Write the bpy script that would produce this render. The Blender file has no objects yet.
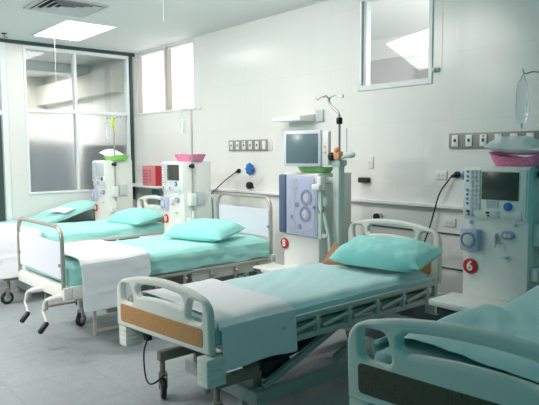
import bpy, bmesh, math, random
from mathutils import Vector, Matrix, noise
random.seed(4)
S = bpy.context.scene
COL = S.collection
PI = math.pi
H = 3.153          # ceiling height
YW = 4.75          # head wall (where the beds' heads point)
FL = -.10          # floor level
XP = -8.95         # glazed partition on the left

# ------------------------------------------------------------------ materials
def mat(name, col, rough=.5, metal=0, spec=.5, bump=0, bscale=40, var=0, vscale=6, emis=None, estr=0, sheen=0, trans=0, alpha=1, coat=0):
    m = bpy.data.materials.new(name); m.use_nodes = True
    nt = m.node_tree; b = nt.nodes['Principled BSDF']
    b.inputs['Base Color'].default_value = (*col, 1)
    b.inputs['Roughness'].default_value = rough
    b.inputs['Metallic'].default_value = metal
    b.inputs['Specular IOR Level'].default_value = spec
    b.inputs['Transmission Weight'].default_value = trans
    b.inputs['Alpha'].default_value = alpha
    b.inputs['Sheen Weight'].default_value = sheen
    b.inputs['Coat Weight'].default_value = coat
    if emis:
        b.inputs['Emission Color'].default_value = (*emis, 1); b.inputs['Emission Strength'].default_value = estr
    tc = nt.nodes.new('ShaderNodeTexCoord')
    if var:
        n = nt.nodes.new('ShaderNodeTexNoise'); n.inputs['Scale'].default_value = vscale; n.inputs['Detail'].default_value = 4
        nt.links.new(tc.outputs['Object'], n.inputs['Vector'])
        mx = nt.nodes.new('ShaderNodeMix'); mx.data_type = 'RGBA'
        mx.inputs['A'].default_value = (*[max(0, c*(1-var)) for c in col], 1)
        mx.inputs['B'].default_value = (*[min(1, c*(1+var)) for c in col], 1)
        nt.links.new(n.outputs['Fac'], mx.inputs['Factor']); nt.links.new(mx.outputs['Result'], b.inputs['Base Color'])
    if bump:
        n = nt.nodes.new('ShaderNodeTexNoise'); n.inputs['Scale'].default_value = bscale; n.inputs['Detail'].default_value = 5
        nt.links.new(tc.outputs['Object'], n.inputs['Vector'])
        bp = nt.nodes.new('ShaderNodeBump'); bp.inputs['Strength'].default_value = bump; bp.inputs['Distance'].default_value = .01
        nt.links.new(n.outputs['Fac'], bp.inputs['Height']); nt.links.new(bp.outputs['Normal'], b.inputs['Normal'])
    return m

def tiled(name, col, line, sx, sz, axes, rough, lw=.004, var=.02, speck=0, bump=0):
    """large tiles with faint joints; axes = which object axes carry the grid"""
    m = mat(name, col, rough); nt = m.node_tree; b = nt.nodes['Principled BSDF']
    tc = nt.nodes.new('ShaderNodeTexCoord'); sp = nt.nodes.new('ShaderNodeSeparateXYZ'); cb = nt.nodes.new('ShaderNodeCombineXYZ')
    nt.links.new(tc.outputs['Object'], sp.inputs[0])
    nt.links.new(sp.outputs[axes[0]], cb.inputs[0]); nt.links.new(sp.outputs[axes[1]], cb.inputs[1])
    br = nt.nodes.new('ShaderNodeTexBrick'); br.offset = 0; br.inputs['Scale'].default_value = 1
    br.inputs['Brick Width'].default_value = sx; br.inputs['Row Height'].default_value = sz
    br.inputs['Mortar Size'].default_value = lw; br.inputs['Mortar Smooth'].default_value = .3
    br.inputs['Color1'].default_value = (*col, 1); br.inputs['Color2'].default_value = (*[c*(1-var) for c in col], 1)
    br.inputs['Mortar'].default_value = (*line, 1)
    nt.links.new(cb.outputs[0], br.inputs['Vector'])
    out = br.outputs['Color']
    if speck:
        for sc, k in ((60, speck), (9, speck*.6)):
            n = nt.nodes.new('ShaderNodeTexNoise'); n.inputs['Scale'].default_value = sc; n.inputs['Detail'].default_value = 6; n.inputs['Roughness'].default_value = .75
            nt.links.new(tc.outputs['Object'], n.inputs['Vector'])
            mr = nt.nodes.new('ShaderNodeMapRange'); mr.inputs[1].default_value = .3; mr.inputs[2].default_value = .7
            mr.inputs[3].default_value = 1-k; mr.inputs[4].default_value = 1+k
            nt.links.new(n.outputs['Fac'], mr.inputs[0])
            mx = nt.nodes.new('ShaderNodeMix'); mx.data_type = 'RGBA'; mx.blend_type = 'MULTIPLY'; mx.inputs['Factor'].default_value = 1
            nt.links.new(out, mx.inputs['A']); nt.links.new(mr.outputs[0], mx.inputs['B']); out = mx.outputs['Result']
    nt.links.new(out, b.inputs['Base Color'])
    return m

def glass_thin(name, tint, gl=.12):
    m = bpy.data.materials.new(name); m.use_nodes = True; nt = m.node_tree; nt.nodes.clear()
    o = nt.nodes.new('ShaderNodeOutputMaterial'); t = nt.nodes.new('ShaderNodeBsdfTransparent'); g = nt.nodes.new('ShaderNodeBsdfGlossy')
    t.inputs['Color'].default_value = (*tint, 1); g.inputs['Roughness'].default_value = .03
    lw = nt.nodes.new('ShaderNodeLayerWeight'); lw.inputs['Blend'].default_value = .5
    pw = nt.nodes.new('ShaderNodeMath'); pw.operation = 'POWER'; pw.inputs[1].default_value = 4
    f = nt.nodes.new('ShaderNodeMath'); f.operation = 'MULTIPLY_ADD'; f.inputs[1].default_value = .8; f.inputs[2].default_value = .04
    nt.links.new(lw.outputs['Facing'], pw.inputs[0]); nt.links.new(pw.outputs[0], f.inputs[0])
    mx = nt.nodes.new('ShaderNodeMixShader')
    nt.links.new(f.outputs[0], mx.inputs[0]); nt.links.new(t.outputs[0], mx.inputs[1]); nt.links.new(g.outputs[0], mx.inputs[2]); nt.links.new(mx.outputs[0], o.inputs[0])
    return m

def frosted(name):
    m = mat(name, (.93, .95, .97), .42, trans=.9, spec=.3)
    m.node_tree.nodes['Principled BSDF'].inputs['IOR'].default_value = 1.15
    return m

def perforated(name, c1, c2, scale):
    m = mat(name, c1, .5); nt = m.node_tree; b = nt.nodes['Principled BSDF']
    tc = nt.nodes.new('ShaderNodeTexCoord'); v = nt.nodes.new('ShaderNodeTexVoronoi'); v.inputs['Scale'].default_value = scale; v.inputs['Randomness'].default_value = .7
    nt.links.new(tc.outputs['Object'], v.inputs['Vector'])
    r = nt.nodes.new('ShaderNodeValToRGB'); r.color_ramp.elements[0].position = .25; r.color_ramp.elements[1].position = .38
    r.color_ramp.elements[0].color = (*c2, 1); r.color_ramp.elements[1].color = (*c1, 1)
    nt.links.new(v.outputs['Distance'], r.inputs[0]); nt.links.new(r.outputs[0], b.inputs['Base Color'])
    return m

M = dict(
 wall=tiled('wall_tile', (.86, .865, .83), (.80, .81, .78), .3, .6, (0, 2), .22, .003, .012),
 wall_side=tiled('partition_panel', (.76, .765, .74), (.68, .69, .67), .6, .6, (1, 2), .35, .003, .012),
 ceiling=mat('ceiling_paint', (.82, .84, .835), .6, bump=.05),
 floor=tiled('floor_vinyl', (.36, .40, .41), (.27, .31, .32), .6, .6, (0, 1), .38, .004, .05, .16),
 white=mat('white_paint', (.88, .89, .88), .35),
 frame=mat('aluminium_frame', (.80, .83, .83), .35),
 alu=mat('grey_aluminium', (.50, .53, .53), .4, .5),
 darkgreen=mat('dark_green_trim', (.03, .07, .065), .4),
 base=mat('baseboard_dark', (.05, .09, .09), .5),
 steel=mat('brushed_steel', (.52, .49, .44), .33, .65),
 chrome=mat('chrome', (.7, .7, .7), .15, 1),
 abs=mat('bed_plastic', (.80, .795, .73), .35, bump=.02, bscale=200),
 enamel=mat('bed_enamel', (.80, .79, .74), .35),
 rail=mat('rail_grey', (.58,.60,.56), .4),
 greyenamel=mat('grey_bed_enamel', (.40, .43, .41), .4),
 window_post=mat('taupe_window_post', (.46,.41,.37), .45),
 brownmetal=mat('brown_grey_metal', (.28, .25, .21), .45, .2),
 wood=perforated('wood_insert', (.56, .27, .09), (.40, .17, .05), 70),
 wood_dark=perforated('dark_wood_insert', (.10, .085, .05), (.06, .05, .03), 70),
 brownleather=mat('brown_cushion', (.40, .19, .09), .5, bump=.2),
 lilac=mat('lilac_panel', (.74, .75, .83), .35),
 sheet=mat('teal_sheet', (.42, .84, .77), .8, sheen=.2, bump=.25, bscale=18),
 sheet_pale=mat('pale_teal_sheet', (.54, .80, .80), .8, sheen=.2, bump=.25, bscale=18),
 pillow=mat('teal_pillowcase', (.34, .80, .75), .8, sheen=.2, bump=.35, bscale=22),
 blanket=mat('white_blanket', (.87, .88, .90), .9, sheen=.2, bump=.35, bscale=90),
 mattress=mat('mattress_vinyl', (.15, .42, .40), .6),
 rubber=mat('black_rubber', (.015, .016, .017), .6),
 black=mat('black_plastic', (.01, .011, .012), .45),
 wheelgrey=mat('caster_wheel', (.30, .38, .40), .5),
 mach=mat('machine_casing', (.85, .85, .81), .35),
 mach_grey=mat('machine_grey', (.62, .65, .66), .4),
 mach_green=mat('machine_grey_green', (.60, .68, .64), .4),
 screen=mat('dark_screen', (.055, .062, .05), .25),
 screen_grey=mat('grey_screen', (.16, .23, .25), .25),
 bezel=mat('pale_blue_bezel', (.70, .76, .84), .35),
 navy=mat('slate_blue_edge', (.10, .14, .24), .4),
 purple=mat('blue_grey_module', (.28, .33, .50), .4),
 module_pale=mat('pale_lavender_module', (.66, .68, .80), .35),
 purple_light=mat('lavender_module', (.52, .54, .72), .35),
 blue=mat('blue_plastic', (.02, .16, .50), .35),
 teal=mat('teal_hose', (.05, .32, .38), .4),
 red=mat('red_plate', (.55, .02, .02), .4),
 numeral=mat('white_numeral', (.9, .9, .88), .5),
 redbox=mat('red_box', (.50, .02, .025), .4),
 redlabel=mat('pink_label', (.74, .26, .29), .5),
 redmark=mat('red_marking', (.62, .10, .12), .5),
 pink=perforated('pink_tray', (.86, .22, .42), (.92, .45, .60), 60),
 green=perforated('green_tray', (.36, .74, .16), (.22, .58, .12), 60),
 green2=perforated('green_dotted_tray', (.30, .62, .22), (.10, .42, .08), 80),
 lime=mat('lime_clip', (.62, .78, .08), .45),
 orange=mat('orange_plastic', (.90, .38, .18), .45),
 peach=mat('peach_tag', (.86, .58, .38), .5),
 packet=mat('white_packet', (.85, .88, .87), .4, bump=.4, bscale=30),
 outlet=mat('grey_outlet_plate', (.30, .29, .27), .4),
 socket=mat('white_socket', (.82, .83, .80), .4),
 glass=glass_thin('clear_glass', (.93, .95, .95)),
 frosted=frosted('frosted_glass'),
 bag=mat('clear_bag', (.88, .93, .95), .15, trans=.75, alpha=.45),
 doorglass=mat('tinted_cover', (.62, .64, .86), .12, trans=.3, alpha=.28, spec=.6),
 lit=mat('lit_frosted_window', (.9, .9, .9), .5, emis=(1, .975, .97), estr=1.1),
 lamp=mat('lamp_diffuser', (.9, .9, .9), .5, emis=(1, 1, .98), estr=5),
 voidgrey=mat('duct_dark', (.06, .07, .07), .7),
 roomwall=mat('next_room_wall', (.74, .73, .66), .6),
 corridor=mat('corridor_wall', (.62, .62, .63), .6),
 corridor_dark=mat('corridor_panel', (.42, .42, .42), .6),
 cabinet=mat('block_blue_grey', (.36, .41, .47), .6),
 cabinet_dark=mat('cabinet_dark_green', (.05, .08, .075), .6),
)

# ------------------------------------------------------------------ mesh builder
class MB:
    def __init__(s): s.bm = bmesh.new()
    def _add(s, verts, faces):
        vs = [s.bm.verts.new(v) for v in verts]
        for f in faces:
            try: s.bm.faces.new([vs[i] for i in f])
            except ValueError: pass
        return vs
    def box(s, lo, hi, bev=0, mtx=None, seg=2):
        x0, y0, z0 = lo; x1, y1, z1 = hi
        t = bmesh.new()
        bmesh.ops.create_cube(t, size=1)
        for v in t.verts:
            v.co = Vector(((x0+x1)/2+v.co.x*(x1-x0), (y0+y1)/2+v.co.y*(y1-y0), (z0+z1)/2+v.co.z*(z1-z0)))
        if bev:
            bmesh.ops.bevel(t, geom=t.edges[:], offset=bev, segments=seg, affect='EDGES', profile=.5)
        s.merge(t, mtx); return s
    def merge(s, t, mtx=None):
        if mtx: bmesh.ops.transform(t, matrix=mtx, verts=t.verts)
        me = bpy.data.meshes.new('tmp'); t.to_mesh(me); t.free(); s.bm.from_mesh(me); bpy.data.meshes.remove(me)
    def tube(s, pts, r, n=8, closed=False, caps=True):
        pts = [Vector(p) for p in pts]; N = len(pts); rings = []
        up = None
        for i, p in enumerate(pts):
            if closed: d = pts[(i+1) % N]-pts[i-1]
            else: d = pts[min(i+1, N-1)]-pts[max(i-1, 0)]
            d.normalize()
            if up is None:
                up = Vector((0, 0, 1)) if abs(d.z) < .9 else Vector((1, 0, 0))
            a = d.cross(up)
            if a.length < 1e-4: a = d.cross(Vector((0, 1, 0)))
            a.normalize(); b = a.cross(d).normalized(); up = b
            rr = r[i] if isinstance(r, (list, tuple)) else r
            rings.append([s.bm.verts.new(p+a*math.cos(2*PI*k/n)*rr+b*math.sin(2*PI*k/n)*rr) for k in range(n)])
        for i in range(N if closed else N-1):
            A = rings[i]; B = rings[(i+1) % N]
            for k in range(n):
                s.bm.faces.new((A[k], A[(k+1) % n], B[(k+1) % n], B[k]))
        if caps and not closed:
            s.bm.faces.new(rings[0][::-1]); s.bm.faces.new(rings[-1])
        return s
    def beam(s, p0, p1, w, h, bev=.004):
        p0 = Vector(p0); p1 = Vector(p1); d = p1-p0; L = d.length; d.normalize()
        up = Vector((0, 0, 1)) if abs(d.z) < .95 else Vector((0, 1, 0))
        a = d.cross(up).normalized(); b = a.cross(d)
        m = Matrix(((d.x, a.x, b.x, p0.x), (d.y, a.y, b.y, p0.y), (d.z, a.z, b.z, p0.z), (0, 0, 0, 1)))
        return s.box((0, -w/2, -h/2), (L, w/2, h/2), bev, m, 1)
    def cyl(s, p0, p1, r, n=20, bev=0):
        p0 = Vector(p0); p1 = Vector(p1)
        if bev:
            d = (p1-p0).normalized()
            return s.tube([p0, p0+d*bev*.3, p0+d*bev, p1-d*bev, p1-d*bev*.3, p1], [r-bev, r-bev*.3, r, r, r-bev*.3, r-bev], n)
        return s.tube([p0, p1], r, n)
    def ball(s, c, r, n=12, sc=(1, 1, 1)):
        t = bmesh.new(); bmesh.ops.create_uvsphere(t, u_segments=n, v_segments=max(6, n//2+2), radius=r)
        for v in t.verts: v.co = Vector((v.co.x*sc[0]+c[0], v.co.y*sc[1]+c[1], v.co.z*sc[2]+c[2]))
        s.merge(t); return s
    def torus(s, c, R, r, axis='y', n=24, m=8):
        pts = []
        for k in range(n):
            a = 2*PI*k/n; u, v = R*math.cos(a), R*math.sin(a)
            pts.append({'y': (c[0]+u, c[1], c[2]+v), 'z': (c[0]+u, c[1]+v, c[2]), 'x': (c[0], c[1]+u, c[2]+v)}[axis])
        return s.tube(pts, r, m, closed=True)
    def prism(s, poly, axis, a, b, bev=0):
        """poly in the two other axes, extruded a..b along axis"""
        def P(u, v, w): return {'x': (w, u, v), 'y': (u, w, v), 'z': (u, v, w)}[axis]
        t = bmesh.new()
        A = [t.verts.new(P(u, v, a)) for u, v in poly]; B = [t.verts.new(P(u, v, b)) for u, v in poly]
        n = len(poly)
        t.faces.new(A); t.faces.new(B[::-1])
        for i in range(n): t.faces.new((A[i], B[i], B[(i+1) % n], A[(i+1) % n]))
        bmesh.ops.recalc_face_normals(t, faces=t.faces[:])
        if bev: bmesh.ops.bevel(t, geom=t.edges[:], offset=bev, segments=2, affect='EDGES', profile=.5)
        s.merge(t); return s
    def build(s, name, m, parent=None, smooth=True, kind=None):
        bmesh.ops.recalc_face_normals(s.bm, faces=s.bm.faces[:])
        me = bpy.data.meshes.new(name); s.bm.to_mesh(me); s.bm.free()
        return link(name, me, m, parent, smooth, kind)

def link(name, me, m, parent=None, smooth=True, kind=None):
    if m: me.materials.append(M[m])
    if smooth:
        for p in me.polygons: p.use_smooth = True
        try: me.set_sharp_from_angle(angle=math.radians(38))
        except Exception: pass
    o = bpy.data.objects.new(name, me); COL.objects.link(o)
    if parent: o.parent = parent
    if kind: o['kind'] = kind
    return o

def thing(name, label, cat, loc=(0, 0, 0), rz=0, group=None):
    o = bpy.data.objects.new(name, None); o.empty_display_size = .1; COL.objects.link(o)
    o.location = loc; o.rotation_euler = (0, 0, rz)
    return tag(o, label, cat, group)
def tag(o, label, cat, group=None):
    o['label'] = label; o['category'] = cat
    if group: o['group'] = group
    return o
def dup(root, loc, rz, label, group=None):
    r = root.copy(); COL.objects.link(r); r.location = loc; r.rotation_euler = (0, 0, rz); r['label'] = label
    if group: r['group'] = group
    for ch in list(root.children):
        c = ch.copy(); COL.objects.link(c); c.parent = r
        for g in list(ch.children):
            d = g.copy(); COL.objects.link(d); d.parent = c
    return r
def kids(root, name): return [c for c in root.children if c.name.split('.')[0] == name]

def rounded(poly, radii, seg=6):
    """polygon with arcs at its corners"""
    out = []; n = len(poly)
    for i, p in enumerate(poly):
        r = radii[i] if isinstance(radii, (list, tuple)) else radii
        p = Vector(p); a = Vector(poly[i-1])-p; b = Vector(poly[(i+1) % n])-p
        r = min(r, a.length*.49, b.length*.49)
        if r < 1e-4: out.append(tuple(p)); continue
        a.normalize(); b.normalize(); p0 = p+a*r; p1 = p+b*r
        for k in range(seg+1):
            t = k/seg; q = p0*(1-t)**2+p*2*t*(1-t)+p1*t**2; out.append(tuple(q))
    return out
def plate_mesh(name, outline, holes, thick, bev):
    """plate standing in the local xz plane, cut by holes, thickness along y"""
    cu = bpy.data.curves.new(name, 'CURVE'); cu.dimensions = '2D'; cu.fill_mode = 'BOTH'
    for loop in [outline]+holes:
        sp = cu.splines.new('POLY'); sp.points.add(len(loop)-1)
        for q, (x, z) in zip(sp.points, loop): q.co = (x, z, 0, 1)
        sp.use_cyclic_u = True
    cu.extrude = thick/2-bev; cu.bevel_depth = bev; cu.bevel_resolution = 2; cu.offset = -bev
    o = bpy.data.objects.new('tmp', cu); COL.objects.link(o)
    me = bpy.data.meshes.new_from_object(o.evaluated_get(bpy.context.evaluated_depsgraph_get()))
    bpy.data.objects.remove(o); bpy.data.curves.remove(cu)
    me.transform(Matrix.Rotation(PI/2, 4, 'X')); me.name = name
    return me
def text_mesh(txt, size, depth):
    cu = bpy.data.curves.new('t', 'FONT'); cu.body = txt; cu.size = size; cu.align_x = 'CENTER'; cu.align_y = 'CENTER'; cu.extrude = depth; cu.offset = size*.02
    o = bpy.data.objects.new('tmp', cu); COL.objects.link(o)
    me = bpy.data.meshes.new_from_object(o.evaluated_get(bpy.context.evaluated_depsgraph_get()))
    bpy.data.objects.remove(o); bpy.data.curves.remove(cu)
    me.transform(Matrix.Rotation(PI/2, 4, 'X'))
    return me
def arc3(p0, p1, p2, n=8):
    p0, p1, p2 = map(Vector, (p0, p1, p2))
    return [p0*(1-t)**2+p1*2*t*(1-t)+p2*t*t for t in [k/n for k in range(n+1)]]
def smoothpath(pts, n=8):
    """Catmull-Rom through points"""
    P = [Vector(p) for p in pts]; P = [P[0]*2-P[1]]+P+[P[-1]*2-P[-2]]; out = []
    for i in range(1, len(P)-2):
        for k in range(n):
            t = k/n; a, b, c, d = P[i-1:i+3]
            out.append(.5*((2*b)+(c-a)*t+(2*a-5*b+4*c-d)*t*t+(3*b-a-3*c+d)*t**3))
    out.append(P[-2]); return out

# ------------------------------------------------------------------ the setting
def struct(name, mb, m, smooth=False): return mb.build(name, m, None, smooth, 'structure')
XR = 1.6; YF = -3.0
struct('floor', MB().box((-13, YF, FL-.1), (XR, 7.2, FL)), 'floor')
struct('ceiling', MB().box((-13, YF, H), (XR-1.6, 7.2, H+.1)), 'ceiling')
W1 = (-8.95, -7.19, 2.175, 3.12); W2 = (-4.12, -3.215, 2.145, 3.09)
wb = MB(); T = .14
wb.box((-13, YW, FL), (XR, YW+T, W2[2]))
wb.box((-13, YW, W2[2]), (-8.95, YW+T, H)); wb.box((W1[0], YW, W2[2]), (W1[1], YW+T, W1[2])); wb.box((W1[0], YW, W1[3]), (W1[1], YW+T, H))
wb.box((W1[1], YW, W2[2]), (W2[0], YW+T, H)); wb.box((W2[0], YW, W2[3]), (W2[1], YW+T, H)); wb.box((W2[1], YW, W2[2]), (XR, YW+T, H))
struct('wall_back', wb, 'wall')
# high lit window in the back wall, by the partition
f = MB()
f.box((W1[0]+.02, YW-.012, W1[2]-.035), (W1[1]+.02, YW+.10, W1[2]), .004); f.box((W1[0]+.03, YW+.02, W1[3]-.03), (W1[1], YW+.10, W1[3]), .003)
f.box((W1[1]-.012, YW+.0, W1[2]), (W1[1]+.0, YW+.10, W1[3]))
struct('window_1', f, 'white')
pane = MB().box((W1[0]+.03, YW+.09, W1[2]), (W1[1], YW+.10, W1[3])); struct('window_1_pane', pane, 'lit')
f = MB()
f.box((-8.90, YW-.01, W1[2]), (-8.85, YW+.08, W1[3]), .003); f.box((-8.00, YW-.01, W1[2]), (-7.955, YW+.08, W1[3]), .003)
struct('trim_1', f, 'frame')
f = MB(); f.box((-8.85, YW+.0, W1[2]), (-8.84, YW+.085, W1[3])); f.box((-7.955, YW+.0, W1[2]), (-7.92, YW+.085, W1[3]))
struct('trim_2', f, 'window_post')
# right-hand high window looking into a corridor
f = MB(); fw = .06
f.box((W2[0], YW-.015, W2[2]), (W2[0]+.035, YW+.10, W2[3]), .004); f.box((W2[1]-.04, YW-.015, W2[2]), (W2[1], YW+.10, W2[3]), .004)
f.box((W2[0]+.035, YW-.015, W2[2]), (W2[1]-.04, YW+.10, W2[2]+.055), .004); f.box((W2[0]+.035, YW-.015, W2[3]-.04), (W2[1]-.04, YW+.10, W2[3]), .004)
struct('window_2', f, 'frame')
struct('trim_3', MB().box((W2[0]+.045, YW+.03, W2[2]+.055), (W2[0]+.085, YW+.10, W2[3]-.04), .004), 'alu')
struct('window_2_pane', MB().box((W2[0]+.085, YW+.07, W2[2]+.055), (W2[1]-.04, YW+.076, W2[3]-.04)), 'glass')
# the corridor behind it
struct('wall_corridor', MB().box((-13, 7.0, FL), (XR, 7.1, H)), 'corridor')
struct('trim_4', MB().box((-6.5, 6.93, 2.86), (-1, 7.0, H), .003), 'white')
struct('trim_5', MB().box((-4.95, 6.96, FL), (-4.2, 7.0, 2.66), .003), 'corridor_dark')
struct('wall_corridor_end', MB().box((-6.7, YW+T, FL), (-6.6, 7.0, H)), 'corridor')
# rails on the back wall
tr = MB(); tr.box((-8.93, YW-.05, .985), (-7.6, YW, 1.03), .006); tr.box((-7.6, YW-.05, 1.0), (XR, YW, 1.03), .004)
struct('trim_6', tr, 'white')
struct('trim_7', MB().box((-7.3, YW-.038, .985), (XR, YW, .999), .003), 'alu')
struct('trim_8', MB().box((-4.6, YW-.012, .758), (XR, YW, .77)), 'voidgrey')
struct('trim_9', MB().box((-4.6, YW-.012, .44), (XR, YW, .45)), 'voidgrey')
struct('baseboard_back', MB().box((-8.9, YW-.02, FL), (XR, YW, .12), .004), 'base')
# glazed partition
p = MB(); t2 = .1
Y0, YM, Y1 = 3.0, 3.74, 4.60; Z0, ZT, Z1 = .95, 2.16, 3.10
p.box((XP-t2, 2.72, FL), (XP, YW, Z0-.03)); p.box((XP-t2, 2.72, Z0-.03), (XP, Y0-.035, H-.05)); p.box((XP-t2, Y1+.04, Z0-.03), (XP, YW, H-.05))
struct('wall_left', p, 'wall_side')
struct('wall_left_return', MB().box((XP-t2, YF, FL), (XP, 1.7, H)), 'wall_side')
f = MB()
for a, b in ((Y0-.035, Y0), (YM-.018, YM+.018), (Y1, Y1+.04)): f.box((XP-t2, a, Z0), (XP+.015, b, Z1-.05), .003)
f.box((XP-t2, Y0-.035, Z0-.03), (XP+.02, Y1+.04, Z0), .003)
for a, b in ((Y0, YM-.018), (YM+.018, Y1)):
    f.box((XP-t2, a, ZT-.03), (XP+.014, b, ZT+.02), .003)
f.box((XP-t2, Y0-.035, Z1-.05), (XP+.01, Y1+.04, Z1), .003)
struct('window_3', f, 'frame')
struct('trim_10', MB().box((XP-t2, YF, H-.052), (XP+.02, YW-.0, H), .003), 'darkgreen')
struct('trim_11', MB().box((XP-.0, Y1+.05, Z0-.2), (XP+.03, YW-.05, H-.052), .003), 'darkgreen')
struct('window_3_pane', MB().box((XP-.05, Y0, ZT+.02), (XP-.044, YM-.018, Z1-.05)), 'glass')
struct('window_4_pane', MB().box((XP-.05, YM+.018, ZT+.02), (XP-.044, Y1, Z1-.05)), 'glass')
struct('window_5_pane', MB().box((XP-.055, Y0, Z0), (XP-.045, YM-.018, ZT-.03)), 'frosted')
struct('window_6_pane', MB().box((XP-.055, YM+.018, Z0), (XP-.045, Y1, ZT-.03)), 'frosted')
# door opening at the far left
f = MB(); f.box((XP-t2-.01, 2.64, FL), (XP+.02, 2.72, H-.052), .003); f.box((XP-t2-.01, 1.7, FL), (XP+.02, 1.76, H-.052), .003); f.box((XP-t2, 1.76, 2.08), (XP+.02, 2.64, 2.14), .003)
struct('door_1', f, 'frame')
struct('door_1_pane', MB().box((XP-.06, 1.78, FL+.01), (XP-.03, 2.63, 2.07)), 'cabinet_dark')
struct('window_7_pane', MB().box((XP-.05, 1.78, 2.15), (XP-.044, 2.63, H-.06)), 'glass')
# next room
struct('wall_next_room', MB().box((-13.1, YF, FL), (-13, 7.1, H)), 'roomwall')
struct('trim_12', MB().box((-13, 4.55, 2.55), (XP-.4, YW, 2.95)), 'roomwall')
struct('trim_13', MB().box((-11.1, 1.0, 2.98), (-10.7, YW, H), .004), 'ceiling')
c1 = MB().box((-11.4, 2.7, FL), (-10.9, 4.5, 1.75), .01); c1.box((-10.9, 3.74, .1), (-10.895, 3.76, 1.4))  # block added to give the left frosted pane its grey gradient
tag(c1.build('cabinet', 'cabinet'), 'added blue-grey block that greys the left frosted pane of the partition', 'cabinet')
c2 = MB().box((-9.75, 4.15, FL), (-9.3, 4.72, 1.66), .01)
tag(c2.build('cabinet', 'cabinet_dark'), 'dark green cabinet blurred behind the right frosted pane of the partition', 'cabinet')

# ceiling light panel and vent
def light_panel(label, cx, cy):
    t = thing('ceiling_light', label, 'ceiling light', (cx, cy, H))
    fr = MB(); a, b = .62, .34
    fr.box((-a, -b, -.02), (a, -b+.025, 0), .003); fr.box((-a, b-.025, -.02), (a, b, 0), .003); fr.box((-a, -b+.025, -.02), (-a+.025, b-.025, 0), .003); fr.box((a-.025, -b+.025, -.02), (a, b-.025, 0), .003)
    fr.build('frame', 'white', t)
    MB().box((-a+.026, -b+.026, -.012), (a-.026, b-.026, -.004)).build('diffuser', 'lamp', t)
    return t
def area(name, loc, sx, sy, power, col=(1, 1, 1), aim=(0, 0, -1), spread=PI):
    l = bpy.data.lights.new(name, 'AREA'); l.shape = 'RECTANGLE'; l.size = sx; l.size_y = sy; l.energy = power; l.color = col; l.spread = spread
    o = bpy.data.objects.new(name, l); COL.objects.link(o); o.location = loc
    o.rotation_euler = Vector(aim).to_track_quat('-Z', 'Y').to_euler(); return o
SPR = PI
WARM = (1, .955, .925)
light_panel('bright square light panel in the ceiling near the glazed partition', -7.77, 3.24)
area('panel_light', (-7.77, 3.24, H-.03), 1.15, .6, 8, WARM, spread=SPR)
area('added_fill', (-5.6, -.7, H-.15), 1.0, .4, 115, WARM, (-.28, .3, -.9), math.radians(160))  # unseen fill, added to light the bed fronts from the left
area('added_fill', (-4.5, 2.6, H-.2), 2.4, .7, 40, WARM, (-.2, .5, -.85))  # unseen fill, added to brighten the back wall and tilted off the right bed
area('added_side_fill', (-2.5, -1.5, H-.15), 1.0, .5, 58, WARM, (-.8, .4, -.5), math.radians(105))  # unseen fill, added to lift the right-hand sides of the left beds
area('next_room_light', (-11.4, 3.2, H-.06), 1.2, 1.2, 150, WARM)
area('corridor_light', (-1.2, 5.9, 2.2), 1.0, 1.0, 150, (1, .97, .95), (-1, .12, .2))

v = thing('ceiling_vent', 'square louvred air vent in the ceiling beside the light panel', 'vent', (-6.56, 2.66, H))
o_ = .35
fr = MB()
for s_ in (-1, 1):
    fr.box((-o_, min(s_*o_, s_*(o_-.05)), -.02), (o_, max(s_*o_, s_*(o_-.05)), 0), .003)
    fr.box((min(s_*o_, s_*(o_-.05)), -o_+.05, -.02), (max(s_*o_, s_*(o_-.05)), o_-.05, 0), .003)
fr.build('frame', 'alu', v)
MB().box((-.3, -.3, -.003), (.3, .3, -.001)).build('duct', 'voidgrey', v)
for k in range(4):
    r0 = .29-.07*k; lv = MB()
    A = [(-r0, -r0), (r0, -r0), (r0, r0), (-r0, r0)]; r1 = r0-.05; B = [(-r1, -r1), (r1, -r1), (r1, r1), (-r1, r1)]
    vv = [lv.bm.verts.new((x, y, -.03)) for x, y in A]+[lv.bm.verts.new((x, y, -.006)) for x, y in B]+[lv.bm.verts.new((x, y, -.026)) for x, y in A]+[lv.bm.verts.new((x, y, -.003)) for x, y in B]
    for i in range(4):
        j = (i+1) % 4
        for q in ((i, j, 4+j, 4+i), (8+i, 12+i, 12+j, 8+j), (i, 8+i, 8+j, j), (4+i, 4+j, 12+j, 12+i)): lv.bm.faces.new([vv[w] for w in q])
    lv.build('louvre', 'mach_grey', v, False)
hk = MB().box((-8.56, 2.56, H-.012), (-8.50, 2.62, H), .002); hk.tube([(-8.53, 2.59, H-.01), (-8.53, 2.59, H-.05), (-8.50, 2.6, H-.07), (-8.48, 2.61, H-.05)], .006, 6)
tag(hk.build('ceiling_hook', 'black'), 'small dark hook on the ceiling above the left end of the partition', 'hook')
for (x, y, L, lab) in ((-8.2, 3.15, .8, 'thin white rod hanging from the ceiling in front of the glazed partition'),
                       (-5.55, 3.3, .25, 'thin white rod hanging from the ceiling in front of the lit high window'),
                       (-3.02, 4.6, .9, 'thin white rod hanging down the wall right of the corridor window')):
    r_ = MB().cyl((x, y, H-L), (x, y, H), .0025, 8); r_.cyl((x, y, H-.012), (x, y, H), .016, 12)
    tag(r_.build('hanging_rod', 'white'), lab, 'rod')

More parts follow.
